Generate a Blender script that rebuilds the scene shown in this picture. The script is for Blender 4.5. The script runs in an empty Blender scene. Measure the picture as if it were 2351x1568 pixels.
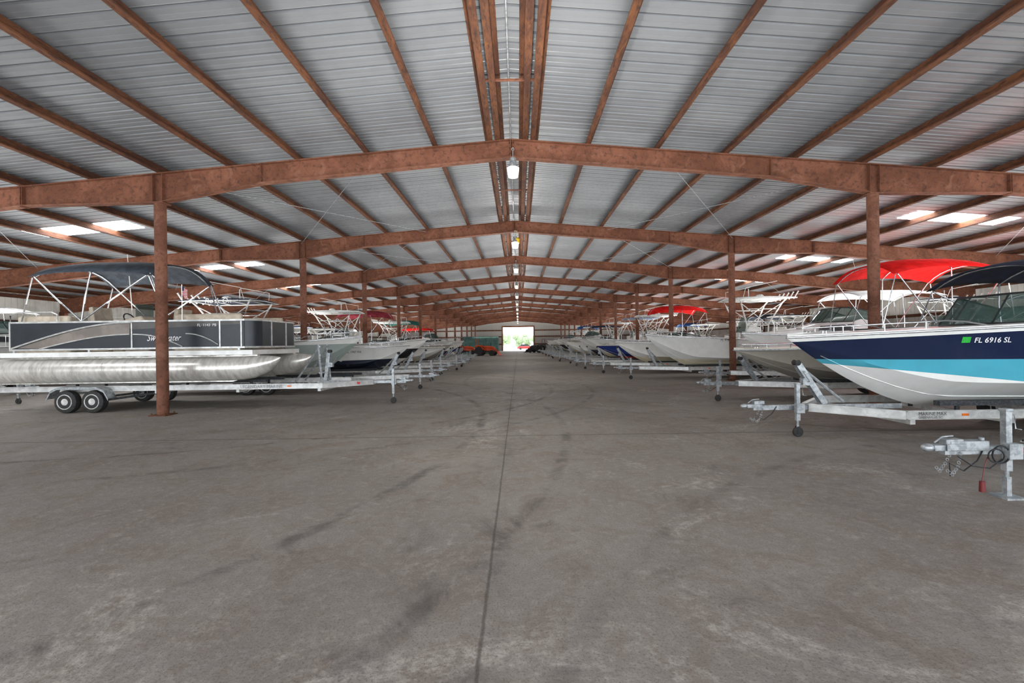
import bpy,bmesh,math,random
from mathutils import Vector,Matrix
from mathutils.bvhtree import BVHTree
random.seed(11)
SC=bpy.context.scene; COL=SC.collection
pi=math.pi
def L1(u):
    u/=255.0
    return u/12.92 if u<=.04045 else ((u+.055)/1.055)**2.4
def C(r,g,b): return (L1(r),L1(g),L1(b),1)
# ------------------------------------------------------------- materials
class NT:
    def __init__(s,name):
        s.m=bpy.data.materials.new(name); s.m.use_nodes=True
        s.t=s.m.node_tree; s.b=s.t.nodes['Principled BSDF']
    def n(s,ty,**k):
        x=s.t.nodes.new(ty)
        for a,v in k.items(): setattr(x,a,v)
        return x
    def l(s,a,b): s.t.links.new(a,b)
    def math(s,op,a,b=None,c=None,clamp=False):
        x=s.n('ShaderNodeMath',operation=op); x.use_clamp=clamp
        for i,v in enumerate((a,b,c)):
            if v is None: continue
            if isinstance(v,(int,float)): x.inputs[i].default_value=v
            else: s.l(v,x.inputs[i])
        return x.outputs[0]
    def noise(s,vec,scale,detail=3,rough=.6,dist=0):
        x=s.n('ShaderNodeTexNoise'); x.inputs['Scale'].default_value=scale
        x.inputs['Detail'].default_value=detail; x.inputs['Roughness'].default_value=rough
        x.inputs['Distortion'].default_value=dist
        s.l(vec,x.inputs['Vector']); return x.outputs[0]
    def sm(s,v,lo,hi,a=0,b=1):
        x=s.n('ShaderNodeMapRange'); x.interpolation_type='SMOOTHSTEP'
        x.inputs[1].default_value=lo;x.inputs[2].default_value=hi
        x.inputs[3].default_value=a;x.inputs[4].default_value=b
        s.l(v,x.inputs[0]); return x.outputs[0]
    def mix(s,f,a,b):
        x=s.n('ShaderNodeMix'); x.data_type='RGBA'
        for i,v in ((0,f),(6,a),(7,b)):
            if isinstance(v,(int,float)): x.inputs[i].default_value=v
            elif isinstance(v,tuple): x.inputs[i].default_value=v
            else: s.l(v,x.inputs[i])
        return x.outputs[2]
    def bump(s,h,st,dist=.02):
        x=s.n('ShaderNodeBump'); x.inputs['Strength'].default_value=st
        x.inputs['Distance'].default_value=dist
        s.l(h,x.inputs['Height']); s.l(x.outputs[0],s.b.inputs['Normal'])
def pm(name,c1,c2=None,scale=4,rough=.5,metal=0,bump=0,lo=.38,hi=.62,coat=0,stretch=None,em=0,spec=.5,transl=0):
    t=NT(name); b=t.b
    b.inputs['Roughness'].default_value=rough; b.inputs['Metallic'].default_value=metal
    b.inputs['Specular IOR Level'].default_value=spec
    if coat: b.inputs['Coat Weight'].default_value=coat
    if c2 is None: c2=tuple(x*.88 for x in c1[:3])+(1,)
    tc=t.n('ShaderNodeTexCoord').outputs['Object']
    if stretch:
        mp=t.n('ShaderNodeMapping'); mp.inputs['Scale'].default_value=stretch; t.l(tc,mp.inputs[0]); tc=mp.outputs[0]
    nz=t.noise(tc,scale)
    cm=t.mix(t.sm(nz,lo,hi),c1,c2)
    t.l(cm,b.inputs['Base Color'])
    if bump: t.bump(nz,bump)
    if em:
        b.inputs['Emission Color'].default_value=c1; b.inputs['Emission Strength'].default_value=em
    if transl:
        tr=t.n('ShaderNodeBsdfTranslucent'); t.l(cm,tr.inputs[0]); ms=t.n('ShaderNodeMixShader'); ms.inputs[0].default_value=transl
        t.l(b.outputs[0],ms.inputs[1]); t.l(tr.outputs[0],ms.inputs[2]); t.l(ms.outputs[0],t.t.nodes['Material Output'].inputs[0])
    return t.m
def rustmat(name,a,b_,c_,stretch=(1,1,1),sc=1.6,d_=None):
    t=NT(name); tc=t.n('ShaderNodeTexCoord').outputs['Object']
    mp=t.n('ShaderNodeMapping'); mp.inputs['Scale'].default_value=stretch; t.l(tc,mp.inputs[0])
    n1=t.noise(mp.outputs[0],sc,5,.7,.5); n2=t.noise(mp.outputs[0],sc*9,4,.7); n3=t.noise(mp.outputs[0],sc*2.7,4,.7,1)
    col=t.mix(t.sm(n1,.4,.6),a,b_); col=t.mix(t.math('MULTIPLY',t.sm(n2,.48,.68),.75),col,c_)
    if d_: col=t.mix(t.math('MULTIPLY',t.sm(n3,.54,.7),.5),col,d_)
    t.l(col,t.b.inputs['Base Color']); t.b.inputs['Roughness'].default_value=.8; t.b.inputs['Specular IOR Level'].default_value=.25
    t.bump(n2,.2,.01); return t.m
def hullmat(name,bands,rough=.22):
    t=NT(name); b=t.b
    tc=t.n('ShaderNodeTexCoord').outputs['Object']
    sp=t.n('ShaderNodeSeparateXYZ'); t.l(tc,sp.inputs[0])
    col=bands[0][2]
    for z0,sl,c in bands[1:]:
        st=t.math('GREATER_THAN',t.math('SUBTRACT',sp.outputs[2],t.math('MULTIPLY',sp.outputs[0],sl)),z0)
        col=t.mix(st,col,c)
    nz=t.noise(tc,3)
    dk=t.mix(t.sm(nz,.35,.75),(1,1,1,1),(.92,.91,.89,1))
    mm=t.n('ShaderNodeMix'); mm.data_type='RGBA'; mm.blend_type='MULTIPLY'; mm.inputs[0].default_value=1
    if isinstance(col,tuple): mm.inputs[6].default_value=col
    else: t.l(col,mm.inputs[6])
    t.l(dk,mm.inputs[7]); t.l(mm.outputs[2],b.inputs['Base Color'])
    b.inputs['Roughness'].default_value=rough; b.inputs['Coat Weight'].default_value=.4
    b.inputs['Coat Roughness'].default_value=.08
    return t.m
RUST=rustmat('rusty_primer_steel',C(132,86,66),C(108,68,50),C(76,52,43),(1,1,1),.9,C(150,108,88))
RUST2=rustmat('rusty_purlin_steel',C(104,66,44),C(76,47,34),C(46,33,29),(2,.5,2),1.2,C(128,82,46))
RUSTP=rustmat('rusty_pipe',C(128,86,68),C(106,68,52),C(84,57,47),(1,1,1),1.5,C(140,104,88))
GALV=pm('galvanised_steel',C(178,182,184),C(140,145,148),14,.42,.45,.03)
ALU=pm('aluminium_rail',C(214,214,211),C(188,188,186),6,.35,.3)
TUBEM=pm('brushed_pontoon_aluminium',C(238,235,228),C(194,189,181),3,.3,.5,.02,.3,.75,stretch=(3,.6,1.2))
CHR=pm('polished_stainless_tube',C(215,218,220),C(190,194,198),8,.18,.85)
RUB=pm('black_rubber',C(34,34,36),C(52,50,48),20,.75)
BLK=pm('black_plastic',C(26,27,30),C(40,41,44),8,.4)
WHT=pm('white_gelcoat',C(240,240,237),C(226,225,220),3,.3,coat=.3)
CRM=pm('cream_gelcoat',C(234,230,218),C(216,210,196),3,.35,coat=.2)
RIMW=pm('white_painted_wheel',C(220,220,218),C(180,176,170),9,.45)
VINYL=pm('beige_vinyl',C(204,190,170),C(182,168,148),6,.55,bump=.1)
VINW=pm('white_vinyl',C(232,230,225),C(212,209,202),6,.55)
CARP=pm('bunk_carpet',C(70,72,76),C(50,52,54),30,.95,bump=.4)
REDR=pm('red_reflector',C(215,32,24),C(190,20,18),40,.3)
ORR=pm('amber_reflector',C(240,120,20),C(220,100,15),40,.3)
GRN=pm('green_registration_sticker',C(40,185,60),C(30,160,50),40,.5)
TXW=pm('white_lettering',C(245,245,245),C(240,240,240),40,.5)
TXB=pm('black_lettering',C(20,20,22),C(26,26,28),40,.5)
TXG=pm('grey_lettering',C(120,120,122),C(110,110,112),40,.5)
def canvas(n,a,b,tr=0): 
    return pm(n,a,b,5,.85,bump=.15,transl=tr)
CV_BLACK=canvas('charcoal_canvas',C(58,66,76),C(42,48,57))
CV_NAVY=canvas('navy_canvas',C(34,42,66),C(25,31,50))
CV_RED=canvas('red_canvas',C(250,44,40),C(235,32,30),.5)
CV_MAR=canvas('maroon_canvas',C(178,60,76),C(150,46,60),.3)
CV_BLUE=canvas('blue_canvas',C(40,92,158),C(30,72,130))
CV_WHITE=canvas('white_canvas',C(232,234,232),C(210,212,212))
CV_GREEN=canvas('green_canvas',C(34,104,92),C(26,84,74))
def glassm():
    t=NT('tinted_glass'); b=t.b
    tc=t.n('ShaderNodeTexCoord').outputs['Object']
    t.l(t.mix(t.noise(tc,2),C(80,116,108),C(54,78,76)),b.inputs['Base Color'])
    b.inputs['Roughness'].default_value=.06; b.inputs['Alpha'].default_value=.5
    return t.m
GLASS=glassm()
W_=C(240,240,236)
H_BLUE=hullmat('hull_white_turquoise_navy',[(0,0,W_),(.83,.11,C(78,172,194)),(.84,0,C(24,36,66)),(1.14,-.045,W_)])
H_GREY=hullmat('hull_warm_grey',[(0,0,C(158,152,143)),(.5,0,C(174,168,158))])
H_WHITE=hullmat('hull_cream_white',[(0,0,C(238,228,200)),(.42,.02,W_)])
H_SAGE=hullmat('hull_sage_grey',[(0,0,C(226,226,220)),(.42,.02,C(160,172,166)),(1.25,.02,W_)])
H_NAVB=hullmat('hull_white_navy_bottom',[(0,0,C(24,34,56)),(.6,.02,W_)])
H_RED=hullmat('hull_white_red_stripe',[(0,0,W_),(.74,.03,C(170,36,40)),(.86,.02,W_)])
H_ROYAL=hullmat('hull_royal_blue',[(0,0,C(196,60,40)),(.34,.03,C(32,56,132)),(.98,.03,W_)])
H_BLACK=hullmat('hull_black_white',[(0,0,W_),(.5,.03,C(34,34,38)),(.98,0,W_)])
# ------------------------------------------------------------- mesh builder
class MB:
    def __init__(s): s.v=[];s.f=[];s.m=[]
    def add(s,vs,fs,mi=0):
        o=len(s.v); s.v+=[tuple(v) for v in vs]; s.f+=[tuple(i+o for i in f) for f in fs]; s.m+=[mi]*len(fs); return s
    def box(s,c,d,mi=0,rot=None):
        x,y,z=[a/2 for a in d]; P=[Vector((i*x,j*y,k*z)) for i in(-1,1) for j in(-1,1) for k in(-1,1)]
        if rot is not None: P=[rot@p for p in P]
        c=Vector(c); return s.add([p+c for p in P],[(0,1,3,2),(4,6,7,5),(0,4,5,1),(2,3,7,6),(0,2,6,4),(1,5,7,3)],mi)
    def ring(s,c,d,r,n,up=None,ry=None):
        d=Vector(d).normalized(); a=Vector((0,0,1)) if abs(d.z)<.9 else Vector((1,0,0))
        u=d.cross(a).normalized(); w=u.cross(d).normalized()
        return [Vector(c)+u*math.cos(2*pi*i/n)*r+w*math.sin(2*pi*i/n)*(ry or r) for i in range(n)]
    def loft(s,rings,mi=0,cap=True,closed=True):
        n=len(rings[0]); vs=[p for r in rings for p in r]; fs=[]
        for a in range(len(rings)-1):
            for i in range(n if closed else n-1):
                j=(i+1)%n; fs.append((a*n+i,a*n+j,(a+1)*n+j,(a+1)*n+i))
        if cap: fs.append(tuple(range(n))[::-1]); fs.append(tuple((len(rings)-1)*n+i for i in range(n)))
        return s.add(vs,fs,mi)
    def cyl(s,a,b,r,r2=None,n=12,mi=0):
        a=Vector(a);b=Vector(b); d=b-a
        return s.loft([s.ring(a,d,r,n),s.ring(b,d,r if r2 is None else r2,n)],mi)
    def tube(s,pts,r,n=6,mi=0):
        pts=[Vector(p) for p in pts]; R=[]
        for i,p in enumerate(pts):
            d=(pts[min(i+1,len(pts)-1)]-pts[max(i-1,0)])
            R.append(s.ring(p,d,r,n))
        return s.loft(R,mi)
    def lathe(s,c,axis,prof,n=20,mi=0):
        ax=Vector(axis).normalized(); return s.loft([s.ring(Vector(c)+ax*h,ax,r,n) for h,r in prof],mi)
    def torus(s,c,axis,R,r,n=20,m=8,mi=0):
        ax=Vector(axis).normalized(); base=s.ring((0,0,0),ax,1,n); vs=[];fs=[]
        for i in range(n):
            for j in range(m):
                t=2*pi*j/m; vs.append(Vector(c)+base[i]*(R+r*math.cos(t))+ax*r*math.sin(t))
        for i in range(n):
            for j in range(m):
                fs.append((i*m+j,((i+1)%n)*m+j,((i+1)%n)*m+(j+1)%m,i*m+(j+1)%m))
        return s.add(vs,fs,mi)
    def prism(s,poly,y0,y1,mi=0,ax='xz'):
        if ax=='xz': a=[(p[0],y0,p[1]) for p in poly]; b=[(p[0],y1,p[1]) for p in poly]
        elif ax=='yz': a=[(y0,p[0],p[1]) for p in poly]; b=[(y1,p[0],p[1]) for p in poly]
        else: a=[(p[0],p[1],y0) for p in poly]; b=[(p[0],p[1],y1) for p in poly]
        return s.loft([a,b],mi)
    def ball(s,c,r,sc=(1,1,1),n=12,m=8,mi=0):
        R=[]
        for j in range(m+1):
            t=-pi/2+pi*j/m; q=max(math.cos(t),.02)
            R.append([(c[0]+r*sc[0]*q*math.cos(2*pi*i/n),c[1]+r*sc[1]*q*math.sin(2*pi*i/n),c[2]+r*sc[2]*math.sin(t)) for i in range(n)])
        return s.loft(R,mi)
    def obj(s,name,mats,parent=None,smooth=0,bevel=0,solid=0,doubles=0,recalc=True):
        me=bpy.data.meshes.new(name); me.from_pydata(s.v,[],s.f)
        if not isinstance(mats,(list,tuple)): mats=[mats]
        for m in mats: me.materials.append(m)
        me.polygons.foreach_set('material_index',s.m)
        bm=bmesh.new(); bm.from_mesh(me)
        if doubles: bmesh.ops.remove_doubles(bm,verts=bm.verts,dist=doubles)
        if recalc: bmesh.ops.recalc_face_normals(bm,faces=bm.faces)
        bm.to_mesh(me); bm.free()
        if smooth:
            me.polygons.foreach_set('use_smooth',[True]*len(me.polygons)); me.set_sharp_from_angle(angle=math.radians(smooth))
        me.update()
        o=bpy.data.objects.new(name,me); COL.objects.link(o)
        if bevel:
            b=o.modifiers.new('bevel','BEVEL'); b.width=bevel; b.segments=2; b.limit_method='ANGLE'
        if solid:
            b=o.modifiers.new('solid','SOLIDIFY'); b.thickness=solid
        if parent: o.parent=parent
        return o
def root(name,label,cat,loc=(0,0,0),rz=0,group=None):
    o=bpy.data.objects.new(name,None); COL.objects.link(o); o.location=loc; o.rotation_euler=(0,0,rz)
    o.empty_display_size=.2
    if label: o['label']=label; o['category']=cat
    if group: o['group']=group
    return o
def sub(name,P,loc=(0,0,0)):
    o=root(name,'',''); o.parent=P; o.location=loc; return o
def tag(o,label,cat,group=None,kind=None):
    o['label']=label;o['category']=cat
    if group:o['group']=group
    if kind:o['kind']=kind
    return o
def struct(o,label=None,cat=None):
    o['kind']='structure'; o['label']=label or o.name; o['category']=cat or 'building'; return o
def clone(src,loc,rz=None,ov={},skip=(),only=None,label=None):
    r=src.copy(); COL.objects.link(r); r.location=loc
    if rz is not None: r.rotation_euler=(0,0,rz)
    if label: r['label']=label
    def rec(a,b):
        for ch in list(a.children):
            bn=ch.name.split('.')[0]
            if bn in skip or (only and bn not in only): continue
            c=ch.copy(); COL.objects.link(c); c.parent=b
            if bn in ov: 
                c.material_slots[0].link='OBJECT'; c.material_slots[0].material=ov[bn]
            rec(ch,c)
    rec(src,r); return r
def textgeo(txt,size,shear=0,bold=0):
    cu=bpy.data.curves.new('t','FONT'); cu.body=txt; cu.size=size; cu.shear=shear; cu.offset=bold; cu.resolution_u=3
    ob=bpy.data.objects.new('t',cu); COL.objects.link(ob)
    bpy.context.view_layer.update()
    me=bpy.data.meshes.new_from_object(ob.evaluated_get(bpy.context.evaluated_depsgraph_get()))
    vs=[v.co.copy() for v in me.vertices]; fs=[tuple(p.vertices) for p in me.polygons]
    bpy.data.objects.remove(ob); bpy.data.curves.remove(cu); bpy.data.meshes.remove(me)
    return vs,fs
def decal(txt,size,fn,mat,parent,name='lettering',shear=0,bold=0,w=1):
    vs,fs=textgeo(txt,size,shear,bold)
    m=MB(); m.add([fn(v.x*w,v.y) for v in vs],fs)
    return m.obj(name,mat,parent,recalc=False)
def bvh(o): return BVHTree.FromPolygons([v.co.copy() for v in o.data.vertices],[tuple(p.vertices) for p in o.data.polygons])
def sidefn(bv,x0,z0,sg):
    def fn(u,v):
        x=x0+u if sg<0 else x0-u; z=z0+v
        h=bv.ray_cast(Vector((x,sg*4,z)),Vector((0,-sg,0)))
        y=h[0].y if h[0] else sg*1.0
        return (x,y+sg*.006,z)
    return fn
# ------------------------------------------------------------- building
CX=-.1; SL=.082; ZR=6.82; ZD=7.05; YN=-8; YF=102.9; XW=27
def rz_(x,top=ZR): return top-abs(x-CX)*SL
# floor
t=NT('worn_concrete'); tc=t.n('ShaderNodeTexCoord').outputs['Object']
sp=t.n('ShaderNodeSeparateXYZ'); t.l(tc,sp.inputs[0]); X,Y=sp.outputs[0],sp.outputs[1]
n1=t.noise(tc,.3,3,.6,.4); n2=t.noise(tc,1.7,6,.75,.8); n3=t.noise(tc,11,6,.78); n4=t.noise(tc,1.0,7,.75,1.2); n5=t.noise(tc,60,2,.8)
mp=t.n('ShaderNodeMapping'); mp.inputs['Location'].default_value=(17,5,3); t.l(tc,mp.inputs[0]); n6=t.noise(mp.outputs[0],.5,7,.8,.8)
col=t.mix(t.sm(n1,.35,.68),C(134,127,121),C(152,145,138))
col=t.mix(t.math('MULTIPLY',t.sm(n2,.44,.66),.6),col,C(124,108,95))
col=t.mix(t.math('MULTIPLY',t.sm(n3,.46,.68),.5),col,C(168,161,153))
wm=t.math('MULTIPLY',t.sm(n6,.53,.68),t.sm(n3,.36,.62))
col=t.mix(t.math('MULTIPLY',wm,.75),col,C(192,186,177))
col=t.mix(t.math('MULTIPLY',t.sm(n4,.52,.72),.5),col,C(92,85,81))
col=t.mix(t.math('MULTIPLY',t.sm(n5,.5,.68),.5),col,C(86,80,76))
jx=t.math('ABSOLUTE',t.math('ADD',t.math('ADD',X,.235),t.math('MULTIPLY',t.math('SUBTRACT',n2,.5),.03)))
j1=t.sm(jx,.003,.018,1,0)
j1b=t.math('MULTIPLY',t.sm(jx,.0,.25,1,0),t.sm(n4,.4,.65))
fy=t.math('ABSOLUTE',t.math('SUBTRACT',t.math('MODULO',t.math('ADD',t.math('SUBTRACT',Y,8.33),7.62*20+3.81),7.62),3.81))
j2=t.sm(t.math('ADD',fy,t.math('MULTIPLY',t.math('SUBTRACT',n2,.5),.02)),.01,.034,1,0)
col=t.mix(t.math('MULTIPLY',j1b,.4),col,C(80,75,72))
col=t.mix(t.math('MULTIPLY',t.math('MAXIMUM',j1,j2),.6),col,C(64,60,58))
for cx,cy,R,w,st in ((-14,9.5,13.2,.13,.6),(-14,9.5,14.9,.13,.55),(-9,17,10.2,.12,.6),(-9,17,11.6,.12,.45),(12,22,14.5,.14,.4),(9,-2,9.8,.12,.35)):
    dx=t.math('SUBTRACT',X,cx);dy=t.math('SUBTRACT',Y,cy)
    d=t.math('SQRT',t.math('ADD',t.math('MULTIPLY',dx,dx),t.math('MULTIPLY',dy,dy)))
    a=t.sm(t.math('ABSOLUTE',t.math('SUBTRACT',d,R)),w*.2,w,1,0)
    col=t.mix(t.math('MULTIPLY',t.math('MULTIPLY',a,st),t.math('MULTIPLY',t.sm(n4,.42,.6),t.sm(n3,.3,.6,.4,1))),col,C(68,64,62))
t.l(col,t.b.inputs['Base Color']); t.b.inputs['Roughness'].default_value=.75; t.b.inputs['Specular IOR Level'].default_value=.3
t.bump(n3,.6,.02)
m=MB(); m.add([(-XW,YN,0),(XW,YN,0),(XW,YF,0),(-XW,YF,0)],[(0,1,2,3)]); struct(m.obj('floor',t.m,recalc=False),'worn stained concrete warehouse floor with joints','floor')
# ceiling
def roofmat(name,a,b_,rough,metal,cc):
    t=NT(name); tc=t.n('ShaderNodeTexCoord').outputs['Object']
    sp=t.n('ShaderNodeSeparateXYZ'); t.l(tc,sp.inputs[0])
    n1=t.noise(tc,.5,4,.65); n2=t.noise(tc,.22,2,.5)
    wn=t.n('ShaderNodeTexWhiteNoise'); wn.noise_dimensions='1D'
    t.l(t.math('FLOOR',t.math('DIVIDE',sp.outputs[1],.915)),wn.inputs['W'])
    col=t.mix(t.sm(n1,.3,.7),a,b_)
    col=t.mix(t.math('MULTIPLY',wn.outputs['Value'],.4),col,cc)
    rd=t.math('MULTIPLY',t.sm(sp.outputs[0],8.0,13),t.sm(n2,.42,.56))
    col=t.mix(t.math('MULTIPLY',rd,t.sm(n1,.4,.6,.08,.38)),col,C(214,140,130))  # reddish reflection painted into the sheet colour on the right slope
    t.l(col,t.b.inputs['Base Color']); t.b.inputs['Roughness'].default_value=rough; t.b.inputs['Metallic'].default_value=metal
    return t.m
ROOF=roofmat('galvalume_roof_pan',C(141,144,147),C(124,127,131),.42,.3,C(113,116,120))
ROOFR=roofmat('roof_rib_painted_highlight',C(214,217,219),C(196,199,202),.38,.15,C(182,185,189))  # light caught by the rib tops, painted as a brighter colour
ROOFD=roofmat('roof_rib_painted_shade',C(108,111,115),C(98,101,105),.5,.3,C(92,94,98))  # shade on one rib side, painted as a darker colour
prof=[];pmi=[];y=YN
while y<YF-.3:
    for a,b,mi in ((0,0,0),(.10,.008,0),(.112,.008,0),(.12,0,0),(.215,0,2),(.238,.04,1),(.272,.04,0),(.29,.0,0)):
        prof.append((y+a,b)); pmi.append(mi)
    y+=.305
m=MB(); n=len(prof); xs=[-XW,CX,XW]
vs=[(x,p,rz_(x,ZD)+q) for x in xs for p,q in prof]
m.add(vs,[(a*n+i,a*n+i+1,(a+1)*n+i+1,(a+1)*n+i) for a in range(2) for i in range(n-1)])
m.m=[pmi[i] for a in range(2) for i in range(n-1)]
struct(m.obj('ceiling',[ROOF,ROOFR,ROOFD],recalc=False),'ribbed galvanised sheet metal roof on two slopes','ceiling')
WALL=pm('off_white_wall_sheet',C(212,210,203),C(186,184,177),.7,.6)
def sidewall(name,x):
    m=MB(); pr=[];y=YN; sg=-1 if x>0 else 1
    while y<YF:
        for a,b in ((0,0),(.2,0),(.22,.035),(.27,.035),(.29,0)): pr.append((min(y+a,YF),b))
        y+=.305
    n=len(pr); vs=[(x-sg*b,p,z) for z in (0,rz_(x,ZD)) for p,b in pr]
    m.add(vs,[(i,i+1,n+i+1,n+i) for i in range(n-1)])
    return struct(m.obj(name,WALL,recalc=False),'off-white ribbed sheet metal side wall','wall')
sidewall('wall_left',-XW-.02); sidewall('wall_right',XW+.02)
t=NT('end_wall_sheet'); tc=t.n('ShaderNodeTexCoord').outputs['Object']
sp=t.n('ShaderNodeSeparateXYZ'); t.l(tc,sp.inputs[0])
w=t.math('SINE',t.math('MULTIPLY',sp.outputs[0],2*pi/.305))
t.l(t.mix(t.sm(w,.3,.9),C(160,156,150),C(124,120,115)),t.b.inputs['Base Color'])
m=MB()
D=3.4;DZ=5.3
for x0,x1,z0 in ((-XW,-D,0),(-D,CX,DZ),(CX,D,DZ),(D,XW,0)):
    m.prism([(x0,z0),(x1,z0),(x1,rz_(x1,ZD)),(x0,rz_(x0,ZD))],YF,YF+.05)
struct(m.obj('wall_far',t.m),'ribbed sheet metal end wall with large opening','wall')
m=MB()
for x in (-D-.15,D+.15): m.box((x,YF-.05,DZ/2),(.3,.2,DZ))
m.box((0,YF-.05,DZ+.15),(2*D+.6,.2,.3)); struct(m.obj('door_1',RUST),'large open doorway framed in rusty steel','door')
gi=0
for z in (1.5,3.2,4.6):
    for x in (-XW+.08,XW-.08):
        gi+=1; m=MB(); m.box((x,(YN+YF)/2,z),(.1,YF-YN,.2)); struct(m.obj('trim_%d'%gi,RUST2),'brown steel wall girt','wall girt')
    for a,b in ((-XW+.2,-D-.3),(D+.3,XW-.2)):
        gi+=1; m=MB(); m.box(((a+b)/2,YF-.06,z),(b-a,.1,.25)); struct(m.obj('trim_%d'%gi,RUST2),'brown steel wall girt','wall girt')
def purlin(x,sg,fw=.125):
    m=MB(); z0=rz_(x)+.005; z1=rz_(x,ZD)-.012; th=.008
    pr=[(x,z0),(x+sg*fw,z0),(x+sg*fw,z0+.028),(x+sg*(fw-.008),z0+.028),(x+sg*(fw-.008),z0+th),(x+sg*th,z0+th),(x+sg*th,z1),(x-sg*.09,z1),(x-sg*.09,z1-th),(x,z1-th)]
    m.prism(pr,YN,YF-.1); return m.obj('roof_purlin',RUST2)
pxs=[CX+s*(1.98+1.73*k) for s in (-1,1) for k in range(15) if 1.98+1.73*k<26.8]
for x in pxs:
    tag(purlin(x,1 if x<CX else -1),'rust-brown steel roof purlin running over the frames','roof beam','roof purlins')
for x,sg in ((CX-.6,1),(CX-.28,-1),(CX+.28,1),(CX+.6,-1)):
    tag(purlin(x,sg,.13),'rust-brown steel ridge purlin beside the roof peak','roof beam','ridge purlins')
for y in (8.9,15.3,23,30.6,38.2):
    m=MB(); m.box((CX,y,rz_(CX)+.02),(1.2,.05,.03)); tag(m.obj('ridge_tie',RUST),'short rusty steel tie across the ridge purlins','steel tie','ridge ties')
m=MB(); m.cyl((CX-.02,YN,ZD-.12),(CX-.02,YF-.1,ZD-.12),.018,n=6); tag(m.obj('electrical_conduit',GALV),'thin grey electrical conduit running along the roof ridge','conduit')
def frame_meshes():
    top=[(-XW+.1),-12.4,-9,-6.4,CX,6.4,9,12.4,XW-.1]; dep=[.85,.5,.74,.5,.46,.5,.74,.5,.85]
    m=MB()
    T=[(x,rz_(x)) for x in top]; B=[(x,rz_(x)-d) for x,d in zip(top,dep)]
    for i in range(len(top)-1):
        m.prism([B[i],B[i+1],T[i+1],T[i]],-.008,.008)
        f=.022
        m.prism([(T[i][0],T[i][1]-f),(T[i+1][0],T[i+1][1]-f),T[i+1],T[i]],-.1,.1)
        m.prism([B[i],B[i+1],(B[i+1][0],B[i+1][1]+f),(B[i][0],B[i][1]+f)],-.1,.1)
    for x,d in ((-9.12,.72),(-8.88,.72),(9.12,.72),(8.88,.72),(-12.4,.52),(12.4,.52),(-12.44,.52),(12.44,.52),(CX-.025,.5),(CX+.025,.5),(-6.4,.5),(6.4,.5)):
        m.box((x,0,rz_(x)-d/2),(.014,.2,d))
    for sx in (-1,1):
        for k in range(3): 
            for yy in (-.02,.02): m.cyl((CX-.06,yy*3,rz_(CX)-.08-.14*k),(CX+.06,yy*3,rz_(CX)-.08-.14*k),.018,n=6)
    return m
F0=root('steel_roof_frame','rusty steel gable frame on pipe columns','steel frame',(0,11.5,0),0,'steel roof frames')
frame_meshes().obj('rafter',RUST,F0)
for x in (-9,9):
    m=MB(); zt=rz_(x)-.74; m.cyl((x,0,.02),(x,0,zt-.02),.13,n=20); m.box((x,0,zt-.012),(.34,.3,.024))
    o=m.obj('column',RUSTP,F0,smooth=40)
    m=MB(); m.box((x,0,.012),(.42,.42,.024))
    for i in(-1,1):
        for j in (-1,1): m.cyl((x+i*.16,j*.16,.02),(x+i*.16,j*.16,.07),.016,n=6)
    b=m.obj('base_plate',RUST2,o)
for x in (-XW+.3,XW-.3):
    m=MB(); zt=rz_(x)-.75
    m.box((x,0,zt/2),(.3,.012,zt))
    for e in(-1,1): m.box((x+e*.15,0,zt/2),(.016,.2,zt))
    m.obj('wall_column',RUST,F0)
for k in range(-2,12):
    if k: clone(F0,(0,11.5+7.62*k,0))
for k in (0,1,2,4):
    y0=11.5+7.62*k
    for a,b in ((-9,-3.8),(-3.8,-9),(9,3.8),(3.8,9),(-14,-20),(14,20)):
        m=MB(); m.cyl((a,y0+.1,rz_(a)-.12),(b,y0+7.5,rz_(b)-.12),.009,n=5); tag(m.obj('bracing_rod',GALV),'thin diagonal steel bracing rod between roof frames','bracing rod','bracing rods')
t=NT('translucent_skylight'); t.b.inputs['Base Color'].default_value=C(235,240,245)
tc=t.n('ShaderNodeTexCoord').outputs['Object']; nz=t.noise(tc,2,3)
t.l(t.mix(nz,(.85,.92,1,1),(1,1,1,1)),t.b.inputs['Emission Color']); t.b.inputs['Emission Strength'].default_value=22
SKYM=t.m; wi=0
for k in range(-2,12):
    for x0,x1 in ((-16.6,-13.2),(13.5,16.9)):
        wi+=1; y=15.7+7.62*k; m=MB()
        pr=[(y-.45+.9*i/12,(.01 if i%3==0 else 0)) for i in range(13)]; n=13
        m.add([(x,p,rz_(x,ZD)-.009-q*.2) for x in (x0,x1) for p,q in pr],[(i,i+1,n+i+1,n+i) for i in range(12)])
        struct(m.obj('window_%d'%wi,SKYM,recalc=False),'bright translucent skylight panel in the roof','skylight')
LG=pm('glowing_lamp_diffuser',C(255,250,238),C(255,246,230),4,.3,em=1.6)
LG2=pm('dim_lamp_diffuser',C(235,230,218),C(225,218,204),4,.3,em=.35)
YEL=pm('yellow_plastic',C(236,200,30),C(220,180,20),4,.4)
LP=root('pendant_lamp','high bay pendant lamp with glowing round diffuser under the ridge','lamp',(0,0,0),0,'pendant lamps')
m=MB(); m.lathe((0,0,0),(0,0,1),[(-.23,.03),(-.22,.12),(-.1,.14),(.0,.15),(.02,.1)],20); m.obj('diffuser',LG,LP,smooth=50)
m=MB(); m.lathe((0,0,.02),(0,0,1),[(0,.11),(.06,.11),(.1,.08),(.22,.08),(.24,.03)],16); m.obj('housing',GALV,LP,smooth=40)
m=MB(); m.cyl((0,0,.26),(0,0,.44),.012,n=6); m.torus((0,0,.47),(0,1,0),.03,.008,10,5); m.obj('hook',GALV,LP)
LP.location=(CX+.03,11.2,6.0); lamps=[LP]
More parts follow.
